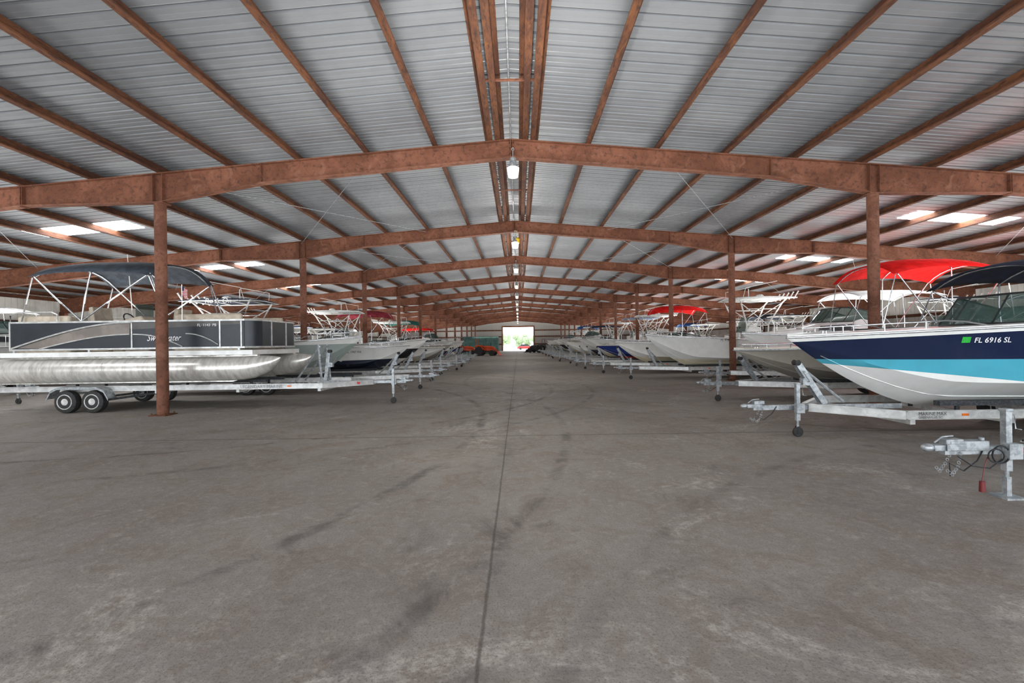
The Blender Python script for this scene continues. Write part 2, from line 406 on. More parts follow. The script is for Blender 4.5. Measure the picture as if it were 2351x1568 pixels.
for k in range(1,12): lamps.append(clone(LP,(CX+.03,11.2+7.62*k,5.85 if k==1 else 6.0),ov={} if k<2 else {'diffuser':LG2}))
lamps.append(clone(LP,(CX+.03,3.6,6.0)))
m=MB(); m.lathe((CX+.1,18.85,5.95),(0,0,1),[(-.14,.03),(-.12,.11),(.05,.12),(.12,.05)],14); m.cyl((CX+.1,18.85,6.06),(CX+.1,18.85,6.36),.01,n=5)
tag(m.obj('emergency_beacon',YEL,smooth=40),'small yellow beacon hanging beside a pendant lamp','beacon')
# ------------------------------------------------------------- boats
def hullf(L,B,H,rise=.15,s0=.7,kp=1.6,flare=1.6,fin=.35,pw=2.5):
    hb=lambda s: B/2*(1-max(0,(s-fin)/(1-fin))**pw)*(1-.07*max(0,(fin-s)/fin)**2)
    h=lambda s: H*(1+rise*(s-.5)*2 if rise<0 else 1-rise+rise*2*max(0,s-.2)**1.5)
    k=lambda s: h(1)*.985*(max(0,(s-s0)/(1-s0)))**kp
    def f(s,v):
        hh=h(s);kk=min(k(s),hh);yb=hb(s)
        cz=kk+(hh-kk)*(.30+.12*s*s); cy=yb*(.9-.35*s**3)
        if v<=.4: q=v/.4; return (-L+L*s,cy*q,kk+(cz-kk)*q**1.15)
        q=(v-.4)/.6; return (-L+L*s,cy+(yb-cy)*q**flare,cz+(hh-cz)*q)
    def inner(s,z):
        for i in range(41):
            p=f(s,i/40)
            if p[2]>=z: return p[1]
        return hb(s)
    return f,hb,h,k,inner
def make_hull(P,L,B,H,hm,rise=.15,s0=.7,kp=1.6,fin=.35,sb=.86,fl=.42,deckm=None,pw=2.5,flare=1.6):
    f,hb,h,k,inner=hullf(L,B,H,rise,s0,kp,flare,fin,pw)
    ss=[i/16*.7 for i in range(16)]+[.7+.3*i/30 for i in range(30)]+[.9995]
    vs=[0,.08,.16,.24,.32,.4,.401,.46,.52,.6,.7,.8,.9,1]
    m=MB()
    for sg in (-1,1):
        G=[[(lambda p:(p[0],p[1]*sg,p[2]))(f(s,v)) for v in vs] for s in ss]
        m.loft(G,0,cap=False,closed=False)
    tr=[f(0,v) for v in vs]; m.add([(p[0],-p[1],p[2]) for p in tr[::-1]]+tr[1:],[tuple(range(len(tr)*2-1))])
    for sg in (-1,1):
        for v in (.2,):
            m.tube([(lambda p:(p[0],p[1]*sg,p[2]-.002))(f(s,v)) for s in [i/18*.93 for i in range(19)]],.01,5)
    hull=m.obj('hull',hm,P,smooth=32,doubles=.0008)
    for sg in (-1,1):
        m=MB(); m.tube([(lambda p:(p[0],p[1]*sg+sg*.008,p[2]-.01))(f(s,1)) for s in ss[::2]+[.9995]],.02,6)
        m.obj('rub_rail',CHR if deckm is None else GALV,P,smooth=60)
    dm=deckm or WHT
    m=MB(); fz0=H*fl
    secs=[]
    for s in [0,.02,.0401]+[.041+(sb-.041)*i/16 for i in range(17)]+[sb+.001]+[sb+(1-sb)*i/5 for i in range(1,6)]:
        s=min(s,.999); y=hb(s); z=h(s); ck=.041<=s<=sb+.0001
        ib=max(y-.2,y*.3)
        if ck:
            fz=max(fz0,k(s)+(z-k(s))*.4); a=max(0,min(ib-.05,inner(s,z-.06)-.06)); b=max(0,min(ib-.07,inner(s,fz)-.07))
            pr=[(y,z),(y-.02,z+.03),(ib,z+.045),(a,z-.05),(b,fz),(0,fz)]
        else: pr=[(y,z),(max(y-.02,0),z+.03),(ib,z+.045),(ib*.8,z+.05),(ib*.4,z+.06),(0,z+.065)]
        secs.append((s,pr))
    for sg in (-1,1): m.loft([[(-L+L*s,q*sg,z) for q,z in pr] for s,pr in secs],0,cap=False,closed=False)
    m.obj('deck',dm,P,smooth=35,doubles=.0008)
    return f,hb,h,hull,inner,k
def bimini(P,x0,x1,z,w,drop,gz,gw,piv,mat,bows=3,r=.016,front=.14):
    m=MB(); nx=14;ny=14; rows=[]
    def zz(a,b):
        return z-drop*abs(b)**2.4-front*max(0,abs(a-.5)*2-.2)**2 
    for i in range(nx+1):
        a=i/nx; rows.append([(x0+(x1-x0)*a,w*b,zz(a,b)) for b in [-1+2*j/ny for j in range(ny+1)]])
    m.loft(rows,0,cap=False,closed=False)
    m.obj('canopy',mat,P,smooth=60,solid=.012,recalc=False)
    m=MB()
    for i in range(bows):
        a=.04+.92*i/(bows-1)
        x=x0+(x1-x0)*a
        top=[(x,w*b*.985,zz(a,b)-.025) for b in [-1+2*j/10 for j in range(11)]]
        m.tube([(piv,-gw,gz),((piv+x)/2,-(gw+w)/2-.02,(gz+top[0][2])/2)]+top+[((piv+x)/2,(gw+w)/2+.02,(gz+top[0][2])/2),(piv,gw,gz)],r,6)
    for sg in (-1,1):
        m.tube([(x0-.25,sg*gw,gz),(x0+.05,sg*w*.97,zz(.03,1)-.03)],r*.8,5)
        m.tube([(x1+.3,sg*gw*.9,gz),(x1-.08,sg*w*.97,zz(.97,1)-.03)],r*.8,5)
    m.obj('canopy_frame',CHR,P,smooth=60)
def seat(P,x,y,z,w=.5,mat=None,name='seat',hb=.5,dirx=-1):
    m=MB(); m.cyl((x,y,z),(x,y,z+.38),.05,n=8)
    m.box((x,y,z+.44),(.5,w,.14)); m.box((x+dirx*.22,y,z+.44+hb/2),(.12,w,hb),rot=Matrix.Rotation(.15*dirx,3,'Y'))
    for e in (-1,1): m.box((x,y+e*w*.5,z+.58),(.34,.07,.07))
    return m.obj(name,mat or VINW,P,bevel=.03,smooth=50)
def outboard(P,x,z,mat,y=0):
    o=sub('outboard_motor',P,(x,y,z))
    m=MB(); R=[]
    for zz,a,b,dx in ((.0,.2,.15,0),(.05,.27,.19,0),(.3,.3,.21,-.02),(.48,.27,.19,-.02),(.58,.16,.12,0)):
        R.append([(dx-.15+a*math.cos(2*pi*i/14),b*math.sin(2*pi*i/14),.25+zz) for i in range(14)])
    m.loft(R); m.obj('cowling',mat,o,smooth=50)
    m=MB(); m.prism([(-.3,.3),(.02,.3),(-.02,-.35),(-.2,-.35)],-.07,.07); m.box((.06,0,.1),(.14,.3,.3)); m.box((-.15,0,-.37),(.42,.2,.02))
    m.prism([(-.25,-.35),(-.02,-.35),(-.08,-.7),(-.16,-.8),(-.22,-.7)],-.025,.025)
    m.lathe((.06,0,-.55),(-1,0,0),[(-.06,.01),(0,.06),(.2,.07),(.32,.05)],12)
    m.obj('leg',mat,o,smooth=40,bevel=.01)
    m=MB(); m.cyl((-.26,0,-.55),(-.4,0,-.55),.045,.03)
    for i in range(3):
        a=2*pi*i/3; u=Vector((0,math.cos(a),math.sin(a))); w=Vector((0,-math.sin(a),math.cos(a))); c=Vector((-.33,0,-.55))
        m.add([c+u*.04-w*.03,c+u*.04+w*.04+Vector((.03,0,0)),c+u*.16+w*.1+Vector((.05,0,0)),c+u*.19,c+u*.14-w*.07-Vector((.03,0,0))],[(0,1,2,3,4)])
    m.obj('propeller',CHR,o,solid=.008)
    return o
def windshield(P,xf,w,z,hgt=.45,back=1.3,rk=.32):
    b=[(xf-back,w,z),(xf-.45,w*.97,z),(xf-.12,w*.75,z),(xf,w*.35,z),(xf,-w*.35,z),(xf-.12,-w*.75,z),(xf-.45,-w*.97,z),(xf-back,-w,z)]
    tp=[(x-rk,y*.93,z+(hgt if 0<i<7 else hgt*.55)) for i,(x,y,_) in enumerate(b)]
    m=MB(); m.loft([b,tp],0,cap=False,closed=False); g=m.obj('windshield',GLASS,P,recalc=False,solid=.006)
    m=MB(); m.tube(b,.018); m.tube(tp,.02)
    for i in range(8): m.tube([b[i],tp[i]],.014)
    m.obj('windshield_frame',BLK,P,smooth=60)
def bowrail(P,L,hb,h,s1=.62,s2=.985,z=.28,mat=CHR):
    m=MB()
    S=[s1+(s2-s1)*i/9 for i in range(10)]
    for sg in (-1,1):
        pts=[(-L+L*s,sg*max(hb(s)-.07,0),h(s)+.04+z*min(1,(i)/1.5)) for i,s in enumerate(S)]
        m.tube(pts,.013)
        for i in (3,5,7): m.tube([(pts[i][0],pts[i][1],h(S[i])+.03),pts[i]],.011)
    m.tube([(-L+L*s2,sg*max(hb(s2)-.07,0),h(s2)+.04+z) for sg in (-1,0,1)],.013)
    m.obj('bow_rail',mat,P,smooth=60)
def cleats(P,L,hb,h,ss=(.12,.5,.93)):
    for s in ss:
        for sg in (-1,1):
            m=MB(); x=-L+L*s;y=sg*max(hb(s)-.1,.02);z=h(s)+.045
            m.tube([(x-.09,y,z+.04),(x,y,z+.035),(x+.09,y,z+.04)],.011); m.cyl((x-.03,y,z-.01),(x-.03,y,z+.04),.01,n=6); m.cyl((x+.03,y,z-.01),(x+.03,y,z+.04),.01,n=6)
            m.obj('cleat',CHR,P)
def bowrider(loc,rz,hm,L=6.6,B=2.45,H=1.25,rise=-.05,can=None,ws=True,label='',bim=None,wsx=2.7,motor=True,rail=True,wsh=.45,**kw):
    P=root('bowrider_boat',label,'boat',loc,rz,'stored boats')
    f,hb,h,hull,inner,k=make_hull(P,L,B,H,hm,rise,sb=.9,**kw)
    s=1-wsx/L; z=h(s)+.05
    if ws: windshield(P,-wsx,hb(s)-.16,z,wsh)
    m=MB()
    for sg in (-1,1): m.box((-wsx-.35,sg*(hb(s)*.5+.08),H*.42+ (z-H*.42)/2),(.55,hb(s)*.6,z-H*.42-.02))
    m.obj('dashboard',WHT,P,bevel=.05,smooth=50)
    m=MB(); m.torus((-wsx-.72,.5,z-.1),(1,0,.5),.17,.015); m.tube([(-wsx-.6,.5,z-.14),(-wsx-.72,.5,z-.1)],.03); m.obj('steering_wheel',BLK,P,smooth=60)
    for sg in (-1,1): seat(P,-wsx-1.3,sg*.55,H*.42,.55,VINW,dirx=-1)
    m=MB(); m.box((-L+.75,0,H*.42+.25),(.6,B*.72,.45)); m.box((-L+.5,0,H*.42+.6),(.16,B*.72,.45)); m.obj('stern_bench',VINW,P,bevel=.04,smooth=50)
    for sg in (-1,1):
        m=MB(); S=[1-(wsx-.3)/L+( .84-(1-(wsx-.3)/L))*i/5 for i in range(6)]; R=[]
        for q in S:
            zt=h(q)-.12; zb=max(H*.42,k(q)+(h(q)-k(q))*.4)+.01; yo=max(min(hb(q)-.27,inner(q,zb)-.1),.12); yi=yo*.45
            R.append([(-L+L*q,sg*yi,zb),(-L+L*q,sg*yo,zb),(-L+L*q,sg*yo,zt),(-L+L*q,sg*yi,zt)])
        m.loft(R); m.obj('bow_cushion',VINW,P,bevel=.02,smooth=50)
    if rail: bowrail(P,L,hb,h,.66,.97,.1)
    cleats(P,L,hb,h)
    if can: bimini(P,bim[0],bim[1],bim[2],B/2-.1,bim[3] if len(bim)>3 else .26,h(.4)+.04,B/2-.14,(bim[0]+bim[1])/2,can,front=bim[4] if len(bim)>4 else .14)
    if motor: outboard(P,-L-.12,H*.62,BLK)
    return P,hull,h
def console(loc,rz,hm,L=7,B=2.5,H=1.35,can=CV_WHITE,label='',topz=3.1,cx=4.6,white=True,**k):
    P=root('center_console_boat',label,'boat',loc,rz,'stored boats')
    f,hb,h,hull,inner,kk=make_hull(P,L,B,H,hm,.16,sb=.84,**k)
    fz=H*.42
    m=MB(); m.prism([(-cx-.45,fz),(-cx+.45,fz),(-cx+.4,fz+.95),(-cx+.1,fz+1.3),(-cx-.35,fz+1.15)],-.42,.42); m.obj('console',WHT,P,bevel=.05,smooth=50)
    m=MB(); m.loft([[(-cx+.42,y,fz+.95) for y in (-.4,-.2,.2,.4)],[(-cx+.18,y*.9,fz+1.65) for y in (-.4,-.2,.2,.4)]],0,False,False)
    m.obj('windshield',GLASS,P,solid=.008,recalc=False)
    m=MB(); m.torus((-cx-.52,0,fz+1.05),(1,0,.4),.18,.014); m.cyl((-cx-.4,0,fz+1.0),(-cx-.52,0,fz+1.05),.03,n=8); m.obj('steering_wheel',CHR,P,smooth=60)
    m=MB(); m.box((-cx-1.15,0,fz+.35),(.55,.9,.68)); m.box((-cx-1.15,0,fz+.77),(.5,1.0,.14)); m.box((-cx-1.38,0,fz+1.0),(.1,1.0,.35)); m.obj('leaning_post',VINW,P,bevel=.03,smooth=50)
    m=MB(); m.box((-cx+.8,0,fz+.25),(.5,.8,.5)); m.box((-cx+.62,0,fz+.7),(.1,.8,.5)); m.obj('seat',VINW,P,bevel=.04,smooth=50)
    x0,x1=-cx-1.6,-cx+.95; w=1.0
    m=MB(); rows=[]
    for i in range(9):
        a=i/8; rows.append([(x0+(x1-x0)*a,w*b*(1-.08*a),topz-.07*b*b-.05*(2*a-1)**2) for b in [-1+2*j/8 for j in range(9)]])
    m.loft(rows,0,False,False); m.obj('canopy',can,P,smooth=60,solid=.04,recalc=False)
    m=MB(); zt=topz-.1
    for sg in (-1,1):
        m.tube([(-cx+.42,sg*.5,fz),(-cx+.36,sg*.52,fz+1.3),(-cx+.7,sg*.72,zt-.2),(-cx+.8,sg*.75,zt)],.032)
        m.tube([(-cx-.55,sg*.5,fz),(-cx-.6,sg*.52,fz+1.3),(-cx-1.1,sg*.72,zt-.2),(-cx-1.3,sg*.75,zt)],.032)
        m.tube([(-cx+.36,sg*.52,fz+1.25),(-cx-.6,sg*.52,fz+1.25)],.02)
        m.tube([(-cx+.4,sg*.6,zt-.45),(-cx-.9,sg*.6,zt-.45)],.02)
        m.tube([(x0,sg*.97,zt),(x1,sg*.9,zt)],.03); m.tube([(-cx-.6,sg*.52,fz+1.25),(-cx+.7,sg*.72,zt-.2)],.018)
        m.tube([(-cx+.36,sg*.52,fz+1.25),(-cx-1.1,sg*.72,zt-.2)],.018)
    for x in (x0,-cx-.9,-cx-.2,-cx+.5,x1): m.tube([(x,-.97,zt),(x,0,zt+.04),(x,.97,zt)],.018)
    m.obj('tower_frame',WHT,P,smooth=60)
    for i in range(5):
        m=MB(); y=-.7+.35*i; m.cyl((x0-.02,y,zt-.02),(x0-.22,y,zt+.3),.028,n=8); m.torus((x0-.22,y,zt+.3),(-.55,0,.83),.03,.008,10,5); m.obj('rod_holder',WHT,P,smooth=60)
    for sg in (-1,1): 
        m=MB(); m.tube([(x1-.3,sg*.8,zt),(x1-.35,sg*.95,zt+.45),(x1-1.6,sg*1.15,zt+.7)],.012,5); m.obj('outrigger',WHT,P)
    m=MB(); m.cyl((-cx,0,zt+.05),(-cx,0,zt+.5),.02,n=6); m.obj('antenna_mast',WHT,P)
    m=MB(); m.ball((-cx-.5,0,zt+.17),.16,(1,1,.5)); m.obj('radar_dome',WHT,P,smooth=50)
    bowrail(P,L,hb,h,.72,.98,.16); cleats(P,L,hb,h)
    outboard(P,-L-.12,H*.7,WHT); 
    return P,hull,h
def cabin(loc,rz,hm,L=7.6,B=2.6,H=1.4,label='',can=CV_BLUE):
    P=root('cabin_boat',label,'boat',loc,rz,'stored boats')
    f,hb,h,hull,inner,kk=make_hull(P,L,B,H,hm,.16,sb=.45)
    m=MB(); z=h(.6)+.04; R=[]
    for s,k,zt in ((.42,.72,.75),(.5,.72,.8),(.58,.7,.62),(.72,.6,.3),(.86,.35,.1),(.93,.12,.02)):
        y=hb(s)*k; x=-L+L*s; zz=h(s)+.02; R.append([(x,-y,zz-.05),(x,-y*.93,zz+zt*.7),(x,-y*.7,zz+zt),(x,y*.7,zz+zt),(x,y*.93,zz+zt*.7),(x,y,zz-.05)])
    m.loft(R); m.obj('cabin_trunk',WHT,P,smooth=40)
    windshield(P,-L*.36,hb(.6)*.66,h(.6)+.55,.5,1.2,.4)
    for sg in (-1,1):
        m=MB(); a=hb(.58)*.7; pts=[(-L*.46,sg*(a+.02),z+.2),(-L*.3,sg*(a-.02),z+.18),(-L*.31,sg*(a-.06),z+.36),(-L*.46,sg*(a-.01),z+.42)]
        m.add(pts,[(0,1,2,3)]); m.obj('side_window',BLK,P,solid=.02)
    x0,x1=-L*.86,-L*.46; bimini(P,x0,x1,h(.4)+1.75,B/2-.2,.2,h(.4)+.04,B/2-.16,(x0+x1)/2,can)
    for sg in (-1,1): seat(P,-L*.68,sg*.55,H*.42,.55,VINW)
    bowrail(P,L,hb,h,.5,.985,.4); cleats(P,L,hb,h)
    outboard(P,-L-.12,H*.7,WHT)
    return P,hull,h
# ---------------------------------------------------------------- trailers
def wheel(P,x,y,r=.31,sg=1,mat=RIMW):
    W=sub('wheel',P,(x,y,r))
    m=MB(); t=.1
    m.lathe((0,0,0),(0,1,0),[(-t,r*.62),(-t,r*.86),(-t*.8,r*.97),(-t*.3,r),(t*.3,r),(t*.8,r*.97),(t,r*.86),(t,r*.62)],28)
    m.obj('tire',RUB,W,smooth=35)
    m=MB()
    for e in (-1,1): m.torus((0,e*(t+.002),0),(0,1,0),r*.63,.012,24,6)
    for e in (-1,1):
        m.lathe((0,e*(t-.03),0),(0,e,0),[(0,r*.62),(.012,r*.5),(.03,r*.3),(.05,r*.24),(.07,r*.12)],24)
    m.obj('rim',mat,W,smooth=40)
    for i in range(5):
        a=2*pi*i/5
        m=MB(); m.cyl((math.cos(a)*r*.44,-(t-.012),math.sin(a)*r*.44),(math.cos(a)*r*.44,-(t+.001),math.sin(a)*r*.44),r*.075,n=8)
        m.obj('rim_hole',BLK,W)
    return W
def jack(P,x,y,z,top=.95,foot='wheel',mat=GALV):
    J=sub('tongue_jack',P,(x,y,0))
    m=MB(); m.box((0,0,(top+.28)/2),(.065,.065,top-.28)); m.cyl((0,0,.16),(0,0,.4),.022,n=10); m.box((0,0,top),(.08,.08,.03)); m.box((0,.06,z),(.14,.08,.16))
    m.obj('jack_post',mat,J,bevel=.004)
    m=MB(); m.tube([(0,0,top-.05),(-.09,0,top-.05),(-.1,0,top-.2),(-.16,0,top-.21)],.008); m.obj('crank_handle',mat,J)
    m=MB()
    if foot=='wheel':
        for e in (-1,1): m.box((0,e*.035,.12),(.05,.006,.13))
        m.lathe((0,-.03,.085),(0,1,0),[(0,.03),(.002,.075),(.012,.085),(.048,.085),(.058,.075),(.06,.03)],18); m.obj('caster_wheel',RUB,J,smooth=40)
    else:
        m.box((0,0,.01),(.2,.2,.02)); m.box((0,0,.12),(.05,.05,.2)); m.obj('foot_plate',mat,J)
def trailer(loc,rz,L=8.4,W=2.05,z=.52,label='',mat=ALU,axles=2,stand=True,stx=1.3,stt=(.95,1.3),jx=.92,jy=-.1,wx=None,foot='wheel',rail=.13,bunkz=None,tall=False,jtop=.95,split=3.0,name='boat_trailer',fend=GALV):
    P=root(name,label,'trailer',loc,rz,'boat trailers')
    m=MB(); hz=z
    def beam(a,b,w=.08,hh=rail):
        a=Vector(a);b=Vector(b);d=(b-a);l=d.length;ang=math.atan2(d.y,d.x)
        m.box((a+b)/2,(l,w*.15,hh),rot=Matrix.Rotation(ang,3,'Z'))
        for e in (-1,1): m.box((a+b)/2+Vector((0,0,e*hh/2)),(l,w,.012),rot=Matrix.Rotation(ang,3,'Z'))
    for sg in (-1,1):
        beam((-1.15,sg*.06,hz),(-split,sg*W/2,hz)); beam((-split,sg*W/2,hz),(-L,sg*W/2,hz))
    n=5
    for i in range(n):
        x=-split-.1-(L-split-.2)*i/(n-1); m.box((x,0,hz-rail/2-.045),(.08,W,.08))
    m.obj('frame',mat,P)
    m=MB(); m.box((-1.5,0,hz-.0),(2.6,.075,.085)); m.obj('tongue',GALV,P,bevel=.004)
    m=MB(); m.box((-.22,0,hz+.03),(.26,.09,.06)); m.ball((-.05,0,hz+.03),.055,(1.1,1,.8)); m.box((-.3,0,hz+.09),(.18,.09,.06)); m.tube([(-.12,0,hz+.08),(-.2,0,hz+.14),(-.32,0,hz+.15)],.01)
    m.obj('coupler',GALV,P,bevel=.008,smooth=50)
    for sg in (-1,1):
        m=MB()
        pts=[(-.35,sg*.05,hz-.03),(-.3,sg*.07,hz-.16),(-.24,sg*.07,hz-.24),(-.18,sg*.06,hz-.18)]
        for a in range(3):
            for q in range(3):
                p=Vector(pts[a]).lerp(Vector(pts[a+1]),q/3); m.torus(p,(q%2,1-q%2,.3),.015,.004,8,4)
        m.obj('safety_chain',GALV,P)
    m=MB(); m.tube([(-.6,.04,hz+.02),(-.5,.07,hz-.1),(-.35,.08,hz-.2),(-.22,.06,hz-.12),(-.24,.05,hz-.26)],.007,5); m.obj('brake_cable',BLK,P,smooth=60)
    jack(P,-jx,jy,hz,jtop,foot)
    if stand:
        s=sub('winch_stand',P)
        a=Vector((-stx,0,hz+.05)); b=Vector((-stt[0],0,stt[1])); 
        m=MB()
        d=b-a; ang=math.atan2(d.z,d.x); R=Matrix.Rotation(-ang,3,'Y')
        for sg in (-1,1):
            m.box((a+b)/2+Vector((0,sg*.05,0)),(d.length,.012,.1),rot=R)
        m.box((a+b)/2,((b-a).length*.96,.09,.012),rot=R)
        if not tall: m.tube([b,(-stx-.35,0,hz+.08)],.025)
        if tall:
            for sg in (-1,1):
                m.tube([(-stx-.75,sg*.3,hz+.05),(-stx-.1,sg*.3,hz+1.0)],.03,4); m.tube([(-stx+.0,sg*.3,hz+.05),(-stx-.1,sg*.3,hz+1.12)],.035,4)
            for q in (.3,.55,.8,1.05): m.box((-stx-.05,0,hz+q),(.05,.62,.05))
        m.obj('winch_post',GALV,s)
        m=MB(); c=(a+b)/2+Vector((.08,0,.05)); m.cyl(c+Vector((0,-.06,0)),c+Vector((0,.06,0)),.07,n=14); m.tube([c+Vector((0,.07,0)),c+Vector((0,.12,0)),c+Vector((.12,.12,.18)),c+Vector((.12,.2,.18))],.01); m.box(c,(.16,.11,.12)); m.obj('winch',GALV,s,smooth=40)
        m=MB(); m.lathe(b+Vector((.02,-.07,.03)),(0,1,0),[(0,.03),(.01,.05),(.05,.035),(.09,.035),(.13,.05),(.14,.03)],14); m.obj('bow_roller',RUB,s,smooth=40)
    if wx is None: wx=L*.72
    r=.3; xs=[-wx-.36,-wx+.36] if axles==2 else [-wx]
    for sg in (-1,1):
        y=sg*(W/2+.18)
        for x in xs: wheel(P,x,y,r,sg)
        m=MB(); 
        ext=(len(xs)-1)*.36+.36; cx=-wx
        pts=[(cx-ext-.1,r+.08),(cx-ext+.02,r*2+.0),(cx-ext+.2,r*2+.09),(cx+ext-.2,r*2+.09),(cx+ext-.02,r*2),(cx+ext+.1,r+.08)]
        m.loft([[(px_,y-.13,pz) for px_,pz in pts],[(px_,y+.13,pz) for px_,pz in pts]],0,False,False)
        m.add([(px_,y+sg*.13,pz) for px_,pz in pts]+[(px_,y+sg*.13,pz-.06) for px_,pz in pts],[(i,i+1,i+7,i+6) for i in range(5)])
        m.obj('fender',fend,P,solid=.006,recalc=False)
        m=MB(); m.box((-split-.9,sg*(W/2+.012),hz),(.1,.012,.035)); m.obj('side_marker',ORR,P)
        bz=bunkz if bunkz else hz+.16; m=MB(); m.box((-L*.62,sg*.45,bz-.02),(L*.52,.12,.08)); 
        for x in (-L*.4,-L*.62,-L*.84): m.box((x,sg*.45,(hz-.04+bz-.02)/2-.02),(.06,.04,abs(bz-hz)+.06))
        m.obj('bunk',CARP,P)
        m=MB(); m.box((-L-.02,sg*(W/2-.02),hz),(.04,.2,.09)); m.obj('tail_light',REDR,P)
    for x in xs: m=MB(); m.cyl((x,-W/2-.12,r),(x,W/2+.12,r),.035,n=8); m.obj('axle',GALV,P)
    return P
# ------------------------------------------------ pontoon boat
def pontoon(loc,rz):
    P=root('pontoon_boat','grey and charcoal pontoon boat with black bimini top on trailer','boat',loc,rz,'stored boats')
    L=7.8; R=.33
    for y in (-1.0,1.0):
        m=MB(); RR=[]
        for x,k,dz in ((-L,.9,0),(-L+.03,1,0),(-1.35,1,0),(-1.0,.985,.006),(-.7,.92,.035),(-.42,.76,.09),(-.2,.52,.15),(-.06,.24,.22),(0,.03,.27)):
            RR.append([(x,y+R*k*math.cos(2*pi*i/28),R+dz+R*k*math.sin(2*pi*i/28)) for i in range(28)])
        m.loft(RR)
        for x in (-6.2,-4.6,-3.0,-1.4): m.torus((x,y,R),(1,0,0),R+.001,.006,28,5)
        m.prism([(-1.2,.02),(-.02,.6),(-.25,.62),(-1.2,.1)],y-.01,y+.01)
        m.prism([(-L,-.035),(-1.3,-.035),(-1.1,.03),(-L,.03)],y-.012,y+.012)
        m.box((-3.9,y,2*R+.015),(6.6,.12,.07))
        m.obj('pontoon_tube',TUBEM,P,smooth=35)
    m=MB(); m.box((-3.95,0,.745),(6.6,2.5,.06)); 
    for i in range(15): m.box((-7.1+.44*i,0,.70),(.05,2.4,.05))
    m.obj('deck',ALU,P)
    for c_,d_ in (((-3.95,-1.27,.76),(6.7,.03,.13)),((-3.95,1.27,.76),(6.7,.03,.13)),((-.62,0,.76),(.03,2.5,.13))):
        m=MB(); m.box(c_,d_); m.obj('deck_trim',WHT,P,bevel=.01)
    DK=pm('charcoal_panel',C(42,47,54),C(30,35,41),1,.4); TP=pm('taupe_panel',C(138,128,120),C(118,109,102),2,.45); BE=pm('mid_grey_panel',C(94,90,87),C(76,73,71),2,.45)
    z0,z1=.9,1.63; FX=-.58
    for sg in (-1,1):
        y=sg*1.2
        m=MB(); m.box((-3.98,y,(z0+z1)/2),(6.24,.02,z1-z0))
        arc=[(FX-.35+.35*math.sin(a*pi/2/6),sg*(1.2-.35*(1-math.cos(a*pi/2/6)))) for a in range(7)]
        m.loft([[(a,b,z) for a,b in arc] for z in (z0,z1)],0,False,False)
        m.obj('fence_panel',DK,P,smooth=40)
        m=MB(); ys=y+sg*.016
        def pl(pts,mi,off=0): m.add([(a,ys+sg*off,b) for a,b in pts],[tuple(range(len(pts)))],mi)
        pl([(-4.2,z1-.03),(-.95,z1-.03),(-.95,z1-.11),(-2.2,z1-.16),(-3.85,z1-.22)],1)
        outer=[(-6.9+3.0*i/16,z0+.05+.62*math.sin(i/16*pi/2)) for i in range(17)]
        innr=[(-6.3+2.4*i/16,z0+.03+.34*math.sin(i/16*pi/2)) for i in range(17)]
        for i in range(16): pl([outer[i],outer[i+1],innr[i+1],innr[i]],0,.004)
        m.obj('panel_graphic',[TP,BE],P,recalc=False,solid=.003)
        m=MB(); ya=y+sg*.03
        for z in (z0,z1): m.box((-3.98,y,z),(6.28,.05,.045)); m.tube([(a,b,z) for a,b in arc],.026)
        for x in (-7.1,-3.85,-1.5,-.93): m.box((x,y,(z0+z1)/2),(.035,.055,z1-z0))
        m.tube([(-7.05+3.2*i/14,ya,z0+.04+.66*math.sin(i/14*pi/2)) for i in range(15)],.024)
        m.tube([(-6.3+2.4*i/14,ya,z0+.02+.36*math.sin(i/14*pi/2)) for i in range(15)],.018)
        m.tube([(-3.8+1.3*i/12,ya,z0+.38-.34*(i/12)**2) for i in range(13)],.018)
        m.tube([(-2.4+.85*i/12,ya,z0+.38-.3*(i/12)**2) for i in range(13)],.016)
        for x in (-7.0,-5,-3,-1): m.box((x,y,(z0+.79)/2),(.05,.04,z0-.77))
        m.tube([(-7.1,y,z1),(-7.1,y,z1+.2),(-6.9,y,z1+.27),(-6.0,y,z1+.27),(-5.85,y,z1+.2),(-5.85,y,z1)],.018)
        m.obj('fence_rail',ALU,P,smooth=50)
    for x,mt,wd in ((-7.1,DK,2.36),(FX,DK,1.7)):
        m=MB(); m.box((x,0,(z0+z1)/2),(.02,wd,z1-z0)); m.obj('fence_panel',mt,P)
        m=MB(); 
        for z in (z0,z1): m.box((x,0,z),(.05,wd+.02,.045))
        for y in (-.4,.4): m.box((x,y,(z0+z1)/2),(.055,.04,z1-z0))
        m.obj('fence_rail',ALU,P)
    for a,b in ((-2.8,-1.0),(-7.0,-5.6)):
        for sg in (-1,1):
            m=MB(); m.box(((a+b)/2,sg*.85,1.0),(b-a,.58,.42)); m.box(((a+b)/2,sg*1.06,1.5),(b-a,.14,.62)); m.box((a+.1 if a>-4 else b-.1,sg*.85,1.5),(.18,.58,.6)); m.obj('lounge_seat',VINYL,P,bevel=.05,smooth=50)
    seat(P,-5.1,-.45,.78,.6,VINYL,'captain_chair',.85); seat(P,-4.0,.5,.78,.6,VINYL,'captain_chair',.85,1)
    m=MB(); m.prism([(-4.3,.78),(-3.6,.78),(-3.6,1.55),(-3.85,1.8),(-4.3,1.7)],-.95,-.25); m.obj('helm_console',VINYL,P,bevel=.05,smooth=50)
    m=MB(); m.torus((-4.42,-.6,1.72),(1,0,.5),.18,.016); m.cyl((-4.3,-.6,1.66),(-4.42,-.6,1.72),.03,n=8); m.obj('steering_wheel',BLK,P,smooth=60)
    m=MB(); m.box((-4.0,-.6,1.95),(.02,.6,.35)); m.obj('windscreen',GLASS,P)
    bimini(P,-6.55,-3.3,3.38,1.24,.42,z1+.02,1.2,-5.2,CV_BLACK,3,.022,.18)
